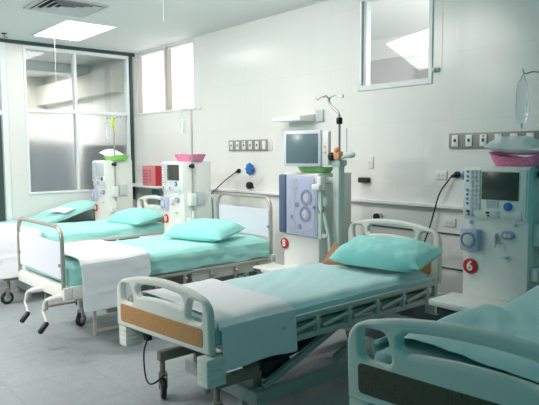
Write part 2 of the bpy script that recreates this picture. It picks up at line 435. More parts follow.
# ------------------------------------------------------------------ things on the back wall
def outlet_panel(label, x0, x1, z0, z1, n=6, last_blank=True):
    t = thing('outlet_panel', label, 'outlet panel', (x0, YW, z0), 0)
    w = x1-x0; h = z1-z0
    MB().box((0, -.02, 0), (w, 0, h), .004).build('back_plate', 'outlet', t)
    for k in range(n):
        cx = w*(k+.5)/n; sw = w/n*.24
        m = MB().box((cx-sw, -.03, h*.12), (cx+sw, -.02, h*.88), .003)
        so = m.build('socket_plate', 'socket', t)
        if not (last_blank and k == n-1):
            MB().box((cx-.011, -.033, h*.42), (cx+.011, -.03, h*.62), .002).build('socket_hole', 'voidgrey', so)
            if k == 2: MB().box((cx-.012, -.033, h*.74), (cx+.012, -.03, h*.80), .001).build('socket_hole', 'voidgrey', so)
outlet_panel('grey six-socket outlet panel on the wall left of the wall shelf', -6.35, -5.55, 1.54, 1.68)
outlet_panel('grey six-socket outlet panel on the wall above the pink tray at the right', -3.02, -2.2, 1.545, 1.68)
sw = MB().box((-5.565, YW-.015, 1.545), (-5.48, YW, 1.675), .004).build('wall_switch', 'socket'); tag(sw, 'narrow white switch plate just right of the left outlet panel', 'switch')
MB().box((-5.54, YW-.02, 1.57), (-5.505, YW-.015, 1.65), .002).build('rocker', 'mach_grey', sw)
sh = thing('wall_shelf', 'white wall shelf with bracket above the grey monitor', 'shelf', (0, 0, 0))
m = MB(); m.prism([(YW-.26, 1.868), (YW-.26, 1.915), (YW-.02, 1.945), (YW, 1.945), (YW, 1.868)], 'x', -5.18, -4.72, .004); m.build('shelf_board', 'white', sh)
MB().box((-4.715, YW-.03, 1.86), (-4.60, YW, 1.99), .004).build('bracket', 'mach_grey', sh)
kn = MB(); kn.cyl((-5.87, YW, 1.31), (-5.87, YW-.05, 1.31), .035, 16, .004)
for k in range(8):
    a = k*PI/4; kn.ball((-5.87+.058*math.cos(a), YW-.05, 1.31+.058*math.sin(a)), .022, 8)
kn.cyl((-5.87, YW-.03, 1.31), (-5.87, YW-.07, 1.31), .055, 20, .008)
tag(kn.build('valve_wheel', 'blue'), 'round blue valve knob on the wall under the left outlet panel', 'knob')
pl = MB().cyl((-5.9, YW, 1.10), (-5.9, YW-.06, 1.10), .045, 14, .01).box((-5.955, YW-.03, 1.065), (-5.845, YW, 1.08), .004)
tag(pl.build('black_plug', 'black'), 'black plug on the wall below the blue valve knob', 'plug')
def wall_plate(label, x, z, name='wall_outlet', n=2, hw=.06, hh=.04):
    o = MB().box((x-hw, YW-.012, z-hh), (x+hw, YW, z+hh), .004).build(name, 'socket'); tag(o, label, 'outlet')
    for k in range(n): MB().box((x-.03+.04*k, YW-.015, z-.012), (x-.015+.04*k, YW-.012, z+.012), .001).build('socket_hole', 'mach_grey', o)
wall_plate('white double outlet on the wall left of the plugged cable at right', -3.10, 1.30)
wall_plate('white outlet low on the wall between the right bed and the numbered machine', -3.0, .87)
wall_plate('slim white outlet plate beside the monitor machine pole', -3.93, 1.41, n=1, hw=.032, hh=.06)
def cable(name, label, plug, path, m='black', top=None, tm='teal'):
    t = thing(name, label, 'cable', plug)
    P = Vector(plug)
    q = MB().cyl((0, 0, 0), (.0, -.03, 0), .03, 12, .006); q.tube([(0, -.02, 0), (-.05, -.03, -.02)], [.024, .012], 10); q.build('plug', 'black', t)
    MB().tube(smoothpath([Vector(p)-P for p in path], 6), .007, 6).build('cord', m, t)
    if top:
        T_ = Vector(top)-P; b = MB().ball(T_, .03, 10, (1.2, 1, .8)); b.tube(smoothpath([T_, T_+Vector((.07, 0, -.03)), T_+Vector((.09, 0, -.2)), T_+Vector((.09, 0, -.42))], 6), .012, 8); b.build('hose_end', tm, t)
    return t
cable('power_cable', 'dark cable from a plug beside the blue knob down to a teal hose end', (-6.14, YW, 1.28), [(-6.19, YW-.03, 1.26), (-6.4, YW-.06, 1.14), (-6.62, YW-.07, 1.0), (-6.73, YW-.08, .92)], 'rubber', (-6.74, YW-.08, .91))
cable('power_cable', 'dark cable hanging from a plug on the wall left of the numbered machine', (-2.93, YW, 1.31), [(-2.98, YW-.03, 1.29), (-3.07, YW-.06, 1.15), (-3.13, YW-.05, 1.0), (-3.17, YW-.06, .84), (-3.24, YW-.08, .62)], 'rubber')
hz = MB(); hz.ball((-8.25, YW-.08, .93), .035, 10, (1.6, 1, .9)); hz.tube(smoothpath([(-8.25, YW-.08, .93), (-8.15, YW-.08, .91), (-8.10, YW-.08, .8), (-8.1, YW-.08, .62)], 6), .016, 8)
hz.cyl((-8.27, YW-.10, .90), (-8.27, YW, .90), .03, 12); hz.cyl((-8.2, YW-.12, .55), (-8.2, YW, .55), .08, 14)
tag(hz.build('water_hose', 'teal'), 'teal hose hook on the wall under the red box', 'hose')
rd = thing('pressure_gauge', 'round black and white coupling on the wall above the right bed headboard', 'gauge', (-3.83, YW, .86))
MB().cyl((0, 0, 0), (0, -.03, 0), .055, 20, .005).build('ring', 'socket', rd); MB().cyl((.008, -.03, 0), (.008, -.06, 0), .036, 18, .006).build('cap', 'black', rd)
sq = MB().box((-4.06, YW-.06, 1.20), (-3.94, YW, 1.255), .006); tag(sq.build('black_connector', 'black'), 'small black connector on the wall right of the monitor machine', 'connector')
cb_ = MB().box((-3.21, YW-.03, 2.245), (-3.14, YW, 2.285), .006); cb_.cyl((-3.175, YW-.03, 2.265), (-3.175, YW-.055, 2.265), .018, 12, .004)
tag(cb_.build('wall_hook', 'mach_grey'), 'small grey hook beside the lower right corner of the corridor window', 'hook')
# red waste box on the ledge
rb = thing('waste_box', 'red waste box with a pink label side on the wall ledge in the corner', 'box', (-7.99, YW-.24, 1.028))
MB().box((-.20, -.07, 0), (.20, .07, .30), .006).build('body', 'redbox', rb)
MB().box((-.195, -.074, .005), (.195, -.071, .295), .001).build('label_panel', 'redlabel', rb)
for k in range(5): MB().box((-.17, -.0765, .04+.045*k), (-.05+.02*(k % 2), -.0745, .055+.045*k)).build('print_line', 'redmark', rb)
for k in range(3): MB().torus((.05, -.0755, .08+.07*k), .026, .004, 'y', 16, 5).build('print_ring', 'redmark', rb)
led = MB().box((-8.9, YW-.40, 1.0), (-7.65, YW-.051, 1.028), .004)
struct('trim_14', led, 'white')

# ------------------------------------------------------------------ bed of moulded plastic
BL = 2.18  # foot board to head board
def arch(x, z0=.775, k=.30): return z0-k*x*x
def end_outline(zb, zt, w=.47):
    pts = [(-w, zb), (-w, zt-.10)]
    n = 18
    # rounded shoulder then a shallow arch
    sh_ = rounded([(-w, zb), (-w, arch(w)-.0+zt-.775), (-.28, arch(.28)+zt-.775)], [0, .14, 0], 8)
    L = [q for q in sh_[1:-1]]
    mid = [(-.28+.56*k/n, arch(-.28+.56*k/n)+zt-.775) for k in range(n+1)]
    R = [(-x, z) for x, z in L[::-1]]
    return rounded([(-w, zb), (w, zb)], 0)[:1]+L+mid+R+[(w, zb)]
def end_board(zb, zt, name):
    d = zt-.775
    out = end_outline(zb, zt)
    holes = []
    for s_ in (-1, 1):
        h = rounded([(s_*.405, .575+d), (s_*.415, .70+d), (s_*.295, arch(.295)+d-.048), (s_*.27, .60+d), (s_*.29, .575+d)], [.035, .04, .03, .03, .03])
        holes.append(h)
    n = 14; top = [(-.215+.43*k/n, arch(-.215+.43*k/n)+d-.048) for k in range(n+1)]; bot = [(x, z-.078) for x, z in top[::-1]]
    slot = top+[(.242, top[-1][1]-.025), (.242, top[-1][1]-.055)]+bot+[(-.242, top[0][1]-.055), (-.242, top[0][1]-.025)]
    holes.append(slot)
    return plate_mesh(name, out, holes, .05, .016)
FB = end_board(.415, .775, 'footboard'); HB = end_board(.50, .96, 'headboard')

def make_caster(root, x, y, fork='brownmetal', r=.07, top=.18, fl=FL, ang=0):
    z = fl+r
    f_ = MB(); f_.box((-.028, -.022, z+r+.012), (.028, .03, z+r+.035), .004); f_.cyl((0, .02, z+r+.03), (0, .02, top), .018, 10)
    f_.box((-.028, -.02, z), (-.020, .02, z+r+.02), .002); f_.box((.020, -.02, z), (.028, .02, z+r+.02), .002)
    c = f_.build('caster', fork, root); c.location = (x, y, 0); c.rotation_euler = (0, 0, ang)
    w = MB().cyl((-.017, 0, z), (.017, 0, z), r, 22, .008); w.build('wheel', 'rubber', c)
    MB().cyl((-.019, 0, z), (.019, 0, z), r*.55, 18, .003).build('hub', 'wheelgrey', c)
    return c

def make_plastic_bed(label, loc, rz, fl=FL):
    t = thing('hospital_bed', label, 'bed', loc, rz)
    fb = link('footboard', FB, 'abs', t); fb.scale = (1.05, 1, 1)
    wp = [(-.425, .445), (.40, .445), (.40, .545), (.0, .565), (-.425, .565)]
    me = plate_mesh('wood_insert', rounded([(-.415, .45), (.415, .45), (.415, .555), (-.415, .565)], .022), [], .058, .003)
    o = link('wood_insert', me, 'wood', fb); o['label'] = 'brown perforated insert panel'
    hb = link('headboard', HB, 'abs', t); hb.location = (0, BL, 0)
    me = plate_mesh('wood_insert', rounded([(-.40, .56), (.40, .56), (.40, .70), (-.40, .70)], .03), [], .058, .003)
    o = link('wood_insert', me, 'wood', hb); o['label'] = 'brown insert panel'
    for sx in (-1, 1):
        for y in (0, BL):
            s_ = 1 if y == 0 else -1; x = sx*(.46 if y == 0 else .44)
            b = MB()
            for k in range(5):
                z0 = .265+.031*k; e = .052-.004*abs(k-2)*.5
                b.box((x-.05, y-.038 if s_ > 0 else y-.09, z0), (x+.05, y+.09 if s_ > 0 else y+.042, z0+.034), .007)
            b.build('corner_bumper', 'abs', t)
    f = MB()
    for x in (-.43, .43): f.beam((x, .12, .44), (x, BL-.12, .44), .03, .05)
    for y in (.14, .7, 1.25, BL-.14): f.beam((-.415, y, .44), (.415, y, .44), .03, .04)
    f.build('deck_frame', 'greyenamel', t)
    d = MB().box((-.415, .1, .462), (.415, BL-.1, .475), .003); d.build('deck', 'greyenamel', t)
    b = MB()
    for x in (-.37, .37): b.beam((x, .44, .045), (x, 1.95, .045), .05, .09)
    for y in (.42, 1.97): b.beam((-.395, y, .045), (.395, y, .045), .05, .09)
    b.build('base_frame', 'greyenamel', t)
    for x in (-.31, .31):
        for y0, y1 in ((.17, .47), (2.02, 1.9)):
            q = MB(); q.beam((x, y0-.03*(1 if y1 > y0 else -1), .19), (x, y1, .19), .045, .065); q.box((x-.02, min(y1, y1-.05), .085), (x+.02, max(y1, y1-.05)+.02, .19), .004); q.build('caster_arm', 'brownmetal', t)
            make_caster(t, x, y0, top=.165, fl=fl, ang=1.15)
    for x in (-.36, .36):
        s_ = MB(); s_.beam((x, .47, .10), (x, 1.30, .415), .035, .045); s_.build('lift_strut', 'greyenamel', t)
        s_ = MB(); s_.beam((x*.86, 1.15, .10), (x*.86, 1.9, .415), .035, .045); s_.build('lift_strut', 'greyenamel', t)
    for x in (-.2, .2):
        MB().box((x-.02, .42, fl), (x+.02, .46, .0), .003).build('foot', 'greyenamel', t)
    for s_ in (-1, 1):
        x = s_*.475
        rl = MB(); rl.box((x-.012, .33, .50), (x+.012, 2.10, .535), .006); rl.box((x-.012, .33, .375), (x+.012, 2.10, .415), .006)
        rl.box((x-.022, .28, .37), (x+.014, .33, .54), .006); rl.box((x-.022, 2.08, .37), (x+.014, 2.12, .54), .006)
        ro = rl.build('side_rail', 'rail', t)
        for k in range(6):
            y = .52+.29*k
            q = MB(); q.box((x-.016, y-.014, .405), (x+.022*s_+.006, y+.014, .51), .005); q.tube([(x+.012*s_, y-.24, .435), (x+.016*s_, y, .475)], .013, 8); q.cyl((x+.004*s_, y, .475), (x+.03*s_, y, .475), .024, 12, .004)
            q.build('rail_post', 'rail', ro)
    m_ = MB().box((.10, .5, .12), (.33, .74, .24), .03, None, 3); m_.cyl((.22, .70, .19), (.22, 1.1, .26), .035, 14, .006); m_.build('lift_motor', 'black', t)
    mt = MB().box((-.42, .07, .48), (.42, BL-.09, .57), .03, None, 3); mt.build('mattress', 'mattress', t)
    return t

# ------------------------------------------------------------------ cloth
def drape(name, label, cat, loc, rz, x0, x1, y0, y1, ztop, zl, zr, zf, zh, m, group=None, raise_=None, seed=0, wr=.006, fold=.010, round_=.05, flare=.0, thick=.006, res=.024, hem=None):
    """cloth over a mattress top: drops to zl / zr on the left and right, zf / zh at foot and head (None = ends flat there)"""
    def path(a, b, da, db):
        """list of (coordinate, drop, outward) along one direction"""
        L = []
        if da: 
            n = max(2, int(da/res)); L += [(a-flare*(1-k/n), da*(1-k/n)+round_*0, 1-k/n) for k in range(n)]
        n = max(4, int((b-a)/res)); L += [(a+(b-a)*k/n, 0, 0) for k in range(n+1)]
        if db:
            n = max(2, int(db/res)); L += [(b+flare*(k/n), db*k/n, k/n) for k in range(1, n+1)]
        return L
    PX = path(x0, x1, (ztop-zl) if zl else 0, (ztop-zr) if zr else 0)
    PY = path(y0, y1, (ztop-zf) if zf else 0, (ztop-zh) if zh else 0)
    bm = bmesh.new(); G = []
    sd = Vector((seed*7.3, seed*3.1, seed*1.7))
    for (y, dy, fy) in PY:
        row = []
        for (x, dx, fx) in PX:
            if hem and dx: dx *= hem(y)
            d = max(dx, dy)
            # rounded shoulder
            ex = min(x-x0, x1-x) if (zl and zr) else (x-x0 if zl else (x1-x if zr else 9)); ey = 9
            if zf: ey = min(ey, y-y0)
            if zh: ey = min(ey, y1-y)
            e = max(0, min(ex, ey)); z = ztop-d
            if d == 0 and e < round_: z -= round_*.75*(1-math.sqrt(max(0, 1-(1-e/round_)**2)))
            px, py = x, y
            n1 = noise.noise(Vector((x*2.2, y*2.2, z*2))+sd); n2 = noise.noise(Vector((x*7, y*5, z*6))+sd*2); n3 = noise.noise(Vector((x*3, y*1.2, z*26))+sd)
            if d == 0: z += wr*(n1*1.3+n2*.5)+wr*1.4*noise.noise(Vector(((x+y*.55)*11, y*1.1, 0))+sd)*.5
            else:
                o = fold*(n3*1.1+n2*.4+noise.noise(Vector((x*2, y*9, z*3))+sd)*.5)
                side = 1 if x > (x0+x1)/2 else -1
                if dx >= dy: px += side*(abs(o)+.004)*min(1, dx/.05)
                else: py += (1 if y > (y0+y1)/2 else -1)*(abs(o)+.004)*min(1, dy/.05)
                if dx > 0: z += (.02*n1 + .012*n2)*min(1, d/.15)
            if raise_: z += raise_(py)
            row.append(bm.verts.new((px, py, z)))
        G.append(row)
    for i in range(len(G)-1):
        for j in range(len(G[0])-1): bm.faces.new((G[i][j], G[i][j+1], G[i+1][j+1], G[i+1][j]))
    bmesh.ops.recalc_face_normals(bm, faces=bm.faces[:])
    me = bpy.data.meshes.new(name); bm.to_mesh(me); bm.free()
    o = link(name, me, m); o.location = loc; o.rotation_euler = (0, 0, rz); tag(o, label, cat, group)
    if me.polygons and sum(p.normal.z for p in me.polygons) < 0: me.flip_normals()
    sm = o.modifiers.new('thickness', 'SOLIDIFY'); sm.thickness = thick; sm.offset = -1
    ss = o.modifiers.new('smooth', 'SUBSURF'); ss.levels = 1; ss.render_levels = 1
    for p in me.polygons: p.use_smooth = True
    return o

def pillow(label, loc, rot, L, W, Tk, m, cat='pillow', name='pillow', seed=0, p=3.2, group=None, droop=.0):
    bm = bmesh.new(); n = 34; k = 22; top = []; bot = []
    sd = Vector((seed*5.1, seed, seed*2.2))
    for i in range(n+1):
        rt = []; rb = []
        for j in range(k+1):
            u = -1+2*i/n; v_ = -1+2*j/k
            pin = 1-.07*(1-abs(u)**2)*(abs(v_)**3)-.0
            pinu = 1-.05*(1-abs(v_)**2)*(abs(u)**3)
            x = u*L/2*pinu; y = v_*W/2*pin
            h = Tk/2*(max(0, 1-abs(u)**p))**.5*(max(0, 1-abs(v_)**p))**.55
            w = noise.noise(Vector((x*7, y*9, 0))+sd)*.016+noise.noise(Vector((x*22, y*16, 1))+sd)*.011
            ed = min(1, h/(Tk*.2))
            rt.append(bm.verts.new((x, y, h*1.25+w*ed+Tk*.38)))
            if 0 < i < n and 0 < j < k: rb.append(bm.verts.new((x, y, -h*.75+Tk*.38)))
            else: rb.append(rt[-1])
        top.append(rt); bot.append(rb)
    for i in range(n):
        for j in range(k):
            bm.faces.new((top[i][j], top[i+1][j], top[i+1][j+1], top[i][j+1]))
            try: bm.faces.new((bot[i][j], bot[i][j+1], bot[i+1][j+1], bot[i+1][j]))
            except ValueError: pass
    bmesh.ops.recalc_face_normals(bm, faces=bm.faces[:])
    me = bpy.data.meshes.new(name); bm.to_mesh(me); bm.free()
    o = link(name, me, m); o.location = loc; o.rotation_euler = rot; tag(o, label, cat, group)
    for q in me.polygons: q.use_smooth = True
    return o

# ------------------------------------------------------------------ steel-framed crank bed
def make_steel_bed(label, loc, rz):
    t = thing('hospital_bed', label, 'bed', loc, rz); L = 2.2
    for y, nm, z0, z1 in ((0, 'footboard', .46, .95), (L, 'headboard', .46, 1.06)):
        w = .49 if y == 0 else .455; r = .13
        path = [(-w, y, z0), (-w, y, z1-r)]+arc3((-w, y, z1-r), (-w, y, z1), (-w+r, y, z1), 8)[1:]+arc3((w-r, y, z1), (w, y, z1), (w, y, z1-r), 8)+[(w, y, z0)]
        o = MB().tube(path, .017, 10).build(nm, 'steel', t)
        zt = z1-.125; zb = zt-.29
        pn = plate_mesh('panel', rounded([(-w+.03, zb), (w-.03, zb), (w-.03, zt), (-w+.03, zt)], .012), [], .014, .003)
        po = link('panel', pn, 'lilac', o); po.location = (0, y, 0); po['label'] = 'pale lilac board panel'
        c = MB()
        for s_ in (-1, 1): c.box((min(s_*w, s_*(w-.05)), y-.018, zb+.10), (max(s_*w, s_*(w-.05)), y+.018, zb+.125), .004)
        c.build('clamp', 'brownmetal', o)
    e = MB(); e.box((-.52, -.01, .375), (.52, .06, .475), .008); e.box((.44, .06, .375), (.52, .20, .475), .008); e.box((-.52, .06, .375), (-.44, .20, .475), .008)
    e.build('foot_bar', 'enamel', t)
    e = MB(); e.box((-.50, L-.04, .40), (.50, L+.03, .475), .008); e.build('head_bar', 'enamel', t)
    f = MB()
    for x in (-.45, .45): f.beam((x, .2, .44), (x, L-.04, .44), .035, .05)
    for y in (.55, 1.1, 1.6): f.beam((-.43, y, .44), (.43, y, .44), .03, .04)
    f.box((-.43, .05, .462), (.43, L-.05, .474), .003)
    f.build('deck_frame', 'steel', t)
    b = MB()
    for x in (-.30, .30): b.beam((x, .44, .17), (x, 1.9, .17), .03, .035)
    b.beam((-.30, .47, .17), (.30, .47, .17), .03, .035); b.beam((-.30, 1.9, .17), (.30, 1.9, .17), .03, .035)
    b.build('base_frame', 'steel', t)
    for x, y in ((-.30, .47), (.41, .66), (-.30, 1.9), (.41, 1.9)):
        if 1:
            MB().box((x-.022, y-.022, .08), (x+.022, y+.022, .425), .004).build('leg', 'enamel', t)
            make_caster(t, x, y, 'enamel', .062, .085, ang=.5)
    b = MB(); b.box((-.30, .95, .27), (.25, 1.35, .40), .01); b.build('crank_box', 'brownmetal', t)
    b = MB(); b.box((-.25, 1.62, .24), (.30, 1.9, .36), .01); b.build('crank_box', 'brownmetal', t)
    for x in (.04, .44):
        c = MB().tube([(x+.04, .15, .40), (x+.01, -.05, .395), (x-.02, -.09, .385)], [.022, .026, .02], 10); c.tube(smoothpath([(x-.01, -.08, .388), (x-.07, -.10, .365), (x-.11, -.11, .27)], 6), .013, 8)
        c.tube([(x-.11, -.11, .275), (x+.08, -.15, .232)], .009, 8)
        co = c.build('crank', 'enamel', t)
        MB().tube([(x+.08, -.148, .238), (x+.08, -.155, .226), (x+.065, -.20, .165), (x+.062, -.205, .158)], [.012, .021, .021, .012], 10).build('grip', 'black', co)
    for s_ in (-1, 1):
        x = s_*.515
        r = MB(); r.box((x-.012, .22, .425), (x+.012, 2.1, .45), .005); r.box((x-.010, .22, .075), (x+.010, 2.0, .10), .005)
        ro = r.build('side_rail', 'steel', t)
        for k in range(7):
            y = .235+.29*k
            q = MB(); q.box((x-.010, y-.013, .05), (x+.008+.006*s_, y+.013, .44), .004); q.cyl((x, y, .37), (x+.02*s_, y, .40), .016, 10); q.build('rail_post', 'steel', ro)
        MB().box((x-.024*s_-.006, 1.2, .34), (x-.024*s_+.006, 2.15, .45), .003).build('side_plate', 'enamel', t)
    MB().box((-.43, .07, .475), (.43, L-.06, .60), .03, None, 3).build('mattress', 'mattress', t)
    return t

BG = 'patient beds in a row'
RB = math.radians(0)
bedB = make_plastic_bed('cream plastic hospital bed with brown perforated footboard insert at front centre', (-3.03, 1.755, 0), RB)
for fbd in kids(bedB, 'footboard'): fbd.rotation_euler = (0, math.radians(-1.6), math.radians(3))
hc = thing('hand_control', 'black wired hand control clipped under the brown-insert footboard', 'remote control', (-3.36, 1.83, .37))
MB().box((-.028, -.02, -.06), (.028, .02, .045), .008).build('handset', 'black', hc)
MB().tube(smoothpath([(0, 0, -.05), (.0, -.03, -.14), (.05, -.05, -.27), (.12, -.06, -.30), (.19, -.05, -.27), (.235, -.02, -.22)], 8), .006, 6).build('cord', 'black', hc)

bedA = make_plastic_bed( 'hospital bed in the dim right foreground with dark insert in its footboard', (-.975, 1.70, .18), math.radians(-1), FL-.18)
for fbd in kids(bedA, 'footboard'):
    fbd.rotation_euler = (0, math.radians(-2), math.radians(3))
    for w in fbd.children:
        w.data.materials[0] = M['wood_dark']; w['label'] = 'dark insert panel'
bedD = dup(bedB, (-6.92, 1.75, 0), 0, 'hospital bed behind the steel framed one, its foot covered by a hanging white blanket')
for fbd in kids(bedD, 'footboard'): fbd.rotation_euler = (0, 0, 0)
for c in kids(bedD, 'caster'): c.rotation_euler = (0, 0, .15)
bedC = make_steel_bed('steel tube hospital bed with lilac end panels and black hand cranks', (-4.985, 1.72, 0), math.radians(.8))
bedE = dup(bedC, (-8.54, 1.75, 0), 0, 'farthest hospital bed against the glazed partition')

bedE.scale = (.73, 1, .85); bedE.location.z = FL*.15
drape('bed_sheet', 'teal fitted sheet on the bed with the brown perforated footboard insert', 'sheet', (-3.03, 1.755, 0), RB, -.45, .45, .06, 2.09, .60, .50, .48, .50, .50, 'sheet_pale', seed=1, wr=.012, fold=.022, round_=.09)
drape('blanket', 'white blanket folded over the foot of the bed with the brown perforated footboard insert', 'blanket', (-3.03, 1.755, 0), RB, -.465, .49, .07, .62, .625, .36, .34, None, None, 'blanket', seed=2, wr=.006, fold=.012, round_=.11, flare=.015)
drape('bed_sheet', 'teal fitted sheet on the steel tube bed', 'sheet', (-4.985, 1.72, 0), math.radians(.8), -.47, .47, .05, 2.15, .655, .47, .455, .49, .48, 'sheet', seed=3, wr=.012, fold=.026, round_=.10)
drape('blanket', 'white blanket hanging over the side of the steel tube bed', 'blanket', (-4.985, 1.72, 0), math.radians(.8), -.49, .53, .13, .74, .69, .35, .27, None, None, 'blanket', hem=lambda y: 1 if y < .42 else 1-.55*((y-.42)/.32)**1.3, seed=4, wr=.008, fold=.012, round_=.10, flare=.02)
drape('bed_sheet', 'teal sheet on the bed behind the steel tube bed', 'sheet', (-6.92, 1.75, 0), 0, -.45, .45, .05, 2.09, .655, .50, .50, .50, .50, 'sheet', seed=5, wr=.012, fold=.022, round_=.09)
drape('blanket', 'white blanket hanging low off the foot of the bed at the left edge', 'blanket', (-6.92, 1.75, 0), 0, -.49, .49, .0, .50, .70, .25, .22, None, None, 'blanket', seed=6, wr=.008, fold=.012, round_=.06, flare=.02)
def ramp(y): return .0 if y < 1.05 else .25*min(1, (y-1.05)/.85)
drape('bed_sheet', 'teal sheet on the raised back of the farthest bed by the partition', 'sheet', (-8.54, 1.75, 0), 0, -.34, .34, .05, 2.10, .56, .47, .47, .47, .50, 'sheet', raise_=ramp, seed=7, wr=.02, fold=.016)
bt = drape('towel', 'small folded white cloth on the farthest bed by the partition', 'towel', (-8.35, 3.22, .70), .5, -.2, .2, -.1, .1, .02, None, None, None, None, 'blanket', seed=8, wr=.02)
bt.rotation_euler = (math.radians(15), 0, .3)
drape('bed_sheet', 'dim teal sheet on the bed in the right foreground', 'sheet', (-.975, 1.70, .18), math.radians(-1), -.45, .45, .06, 2.09, .60, .50, .49, .50, .50, 'sheet_pale', seed=9, wr=.008, fold=.016, raise_=lambda y: 0 if y < .9 else .12*min(1, (y-.9)/.9))
drape('blanket', 'dim teal blanket heaped over the foot of the right foreground bed', 'blanket', (-.975, 1.70, .18), math.radians(-1), -.48, .50, .08, .80, .635, .42, .40, None, None, 'sheet_pale', seed=10, wr=.02, fold=.016, round_=.08)

pillow('long teal pillow at the head of the bed with the brown perforated footboard insert', (-2.845, 3.62, .655), (math.radians(12), math.radians(-1), math.radians(6)), .80, .38, .18, 'pillow', seed=1, p=5)
pillow('brown cushion with a corner sticking out beside the long teal pillow', (-3.21, 3.63, .655), (math.radians(30), math.radians(-4), math.radians(16)), .44, .28, .05, 'brownleather', 'cushion', 'cushion', 2, 6)
pillow('plump teal pillow on the steel tube bed', (-4.92, 3.35, .665), (math.radians(8), 0, math.radians(18)), .72, .46, .17, 'pillow', seed=3)
pillow('teal pillow on the bed behind the steel tube bed', (-6.68, 3.52, .645), (math.radians(9), 0, math.radians(8)), .66, .44, .17, 'pillow', seed=4)

# ------------------------------------------------------------------ dialysis machines, numbered kind
def num_plate(root, x, y, z, num, r=.052):
    p_ = MB().cyl((x, y, z), (x, y-.012, z), r, 28, .003).build('number_plate', 'red', root); p_['label'] = 'red number disc'
    me = text_mesh(num, r*1.75, .002); o = link('numeral', me, 'numeral', p_, False); o.location = (x, y-.014, z)
def iv_pole(root, x, y, z0, z1, knobz, hooks=True):
    p_ = MB().cyl((x, y, z0), (x, y, z1), .011, 10)
    if hooks:
        for a in (.4, .4+PI):
            p_.tube(smoothpath([(x, y, z1-.01), (x+.07*math.cos(a), y+.07*math.sin(a), z1+.01), (x+.12*math.cos(a), y+.12*math.sin(a), z1-.0), (x+.135*math.cos(a), y+.135*math.sin(a), z1+.03)], 5), .005, 6)
    po = p_.build('iv_pole', 'steel', root)
    MB().cyl((x, y, knobz-.025), (x, y, knobz+.025), .024, 14, .006).ball((x, y-.03, knobz), .018, 8).build('clamp_knob', 'black', po)
    return po
def make_machine(label, loc, rz, num):
    t = thing('dialysis_machine', label, 'dialysis machine', loc, rz)
    w = .225
    b = MB()
    b.prism([(.03, .04), (0, .45), (0, 1.06), (-.015, 1.08), (-.015, 1.40), (0, 1.42), (.38, 1.42), (.38, .80), (.46, .45), (.46, .04)], 'x', -w, w, .008)
    b.build('casing', 'mach', t)
    bs = MB(); bs.box((-w-.03, -.14, -.015), (w+.03, .50, .04), .012); bs.build('base', 'mach', t)
    for x in (-w, w):
        for y in (-.10, .45):
            f_ = MB().box((x-.02, y-.015, -.04), (x+.02, y+.015, -.012), .003).build('caster', 'mach_grey', t)
            MB().cyl((x-.015, y, -.06), (x+.015, y, -.06), .04, 16, .005).build('wheel', 'rubber', f_)
    l = MB(); l.box((-w-.07, -.30, .50), (w-.03, .0, .545), .012); l.build('front_ledge', 'mach', t)
    l = MB(); l.box((-w-.03, -.26, .445), (-w+.11, -.06, .50), .006); l.build('ledge_slot', 'voidgrey', t)
    pn = MB().box((-w+.006, -.022, 1.095), (w-.012, -.012, 1.40), .004).build('control_panel', 'mach', t)
    MB().box((-.085, -.028, 1.205), (.165, -.020, 1.385), .003).build('screen', 'screen', t)
    bp = MB()
    for r_ in range(9):
        for c in range(3): bp.box((-.165+.026*c, -.027, 1.375-.030*r_), (-.147+.026*c, -.021, 1.393-.030*r_), .002)
    bp.box((-.167, -.0235, 1.133), (-.093, -.0215, 1.395)); bp.build('button_pad', 'mach_grey', pn)
    for z in (1.383, 1.353, 1.323, 1.262, 1.232, 1.202, 1.172): MB().box((-.197, -.027, z-.006), (-.182, -.021, z+.006), .002).build('blue_button', 'blue', pn)
    kp = MB()
    for r_ in range(3):
        for c in range(5): kp.box((-.05+.018*c, -.026, 1.185-.016*r_), (-.037+.018*c, -.021, 1.197-.016*r_), .001)
    kp.box((-.052, -.0235, 1.151), (.037, -.0215, 1.199)); kp.build('keypad', 'mach_grey', pn)
    d = MB().cyl((.098, -.012, 1.165), (.098, -.034, 1.165), .028, 22, .004).build('dial', 'blue', pn)
    MB().cyl((.098, -.034, 1.165), (.098, -.037, 1.165), .013, 14).build('dial_centre', 'mach_grey', d)
    for x0, x1 in ((-.20, -.145), (-.06, .04), (.14, .19)):
        s_ = MB().box((x0, -.026, 1.085), (x1, -.015, 1.135), .003).build('slot_plate', 'mach_grey', t)
        if x0 < .1:
            MB().box((x0+.008, -.029, 1.112), (x0+.032, -.025, 1.125), .001).build('slot', 'black', s_)
            MB().box((x0+.018, -.029, 1.094), (x0+.034, -.025, 1.104), .001).build('slot', 'black', s_)
    bk = MB().cyl((-w-.015, .02, 1.355), (-w+.02, .02, 1.355), .035, 16, .006); bk.build('side_knob', 'blue', t)
    pu = MB().box((-w+.002, -.05, .855), (-.095, 0, 1.005), .010).build('blood_pump', 'purple_light', t)
    MB().torus((-.162, -.052, .93), .047, .008, 'y', 28, 8).build('pump_ring', 'purple', pu); MB().cyl((-.162, -.05, .93), (-.162, -.056, .93), .038, 24, .002).build('pump_rotor', 'mach_grey', pu)
    ov = MB().cyl((.08, 0, .98), (.08, -.02, .98), .028, 20, .004).cyl((.11, 0, .98), (.11, -.02, .98), .028, 20, .004).box((.08, -.018, .955), (.11, -.001, 1.005), .002).build('sensor_module', 'purple', t)
    for x in (.083, .108): MB().cyl((x, -.02, .98), (x, -.024, .98), .012, 12).build('sensor_port', 'mach_grey', ov)
    q = MB(); q.box((.005, -.03, .92), (.022, 0, .985), .004); q.tube([(.013, -.03, .95), (.03, -.05, .93), (.03, -.05, .90)], .006, 6); q.build('line_clip', 'mach_grey', t)
    MB().box((.06, -.03, .83), (.10, 0, .845), .004).build('line_clip', 'mach_grey', t)
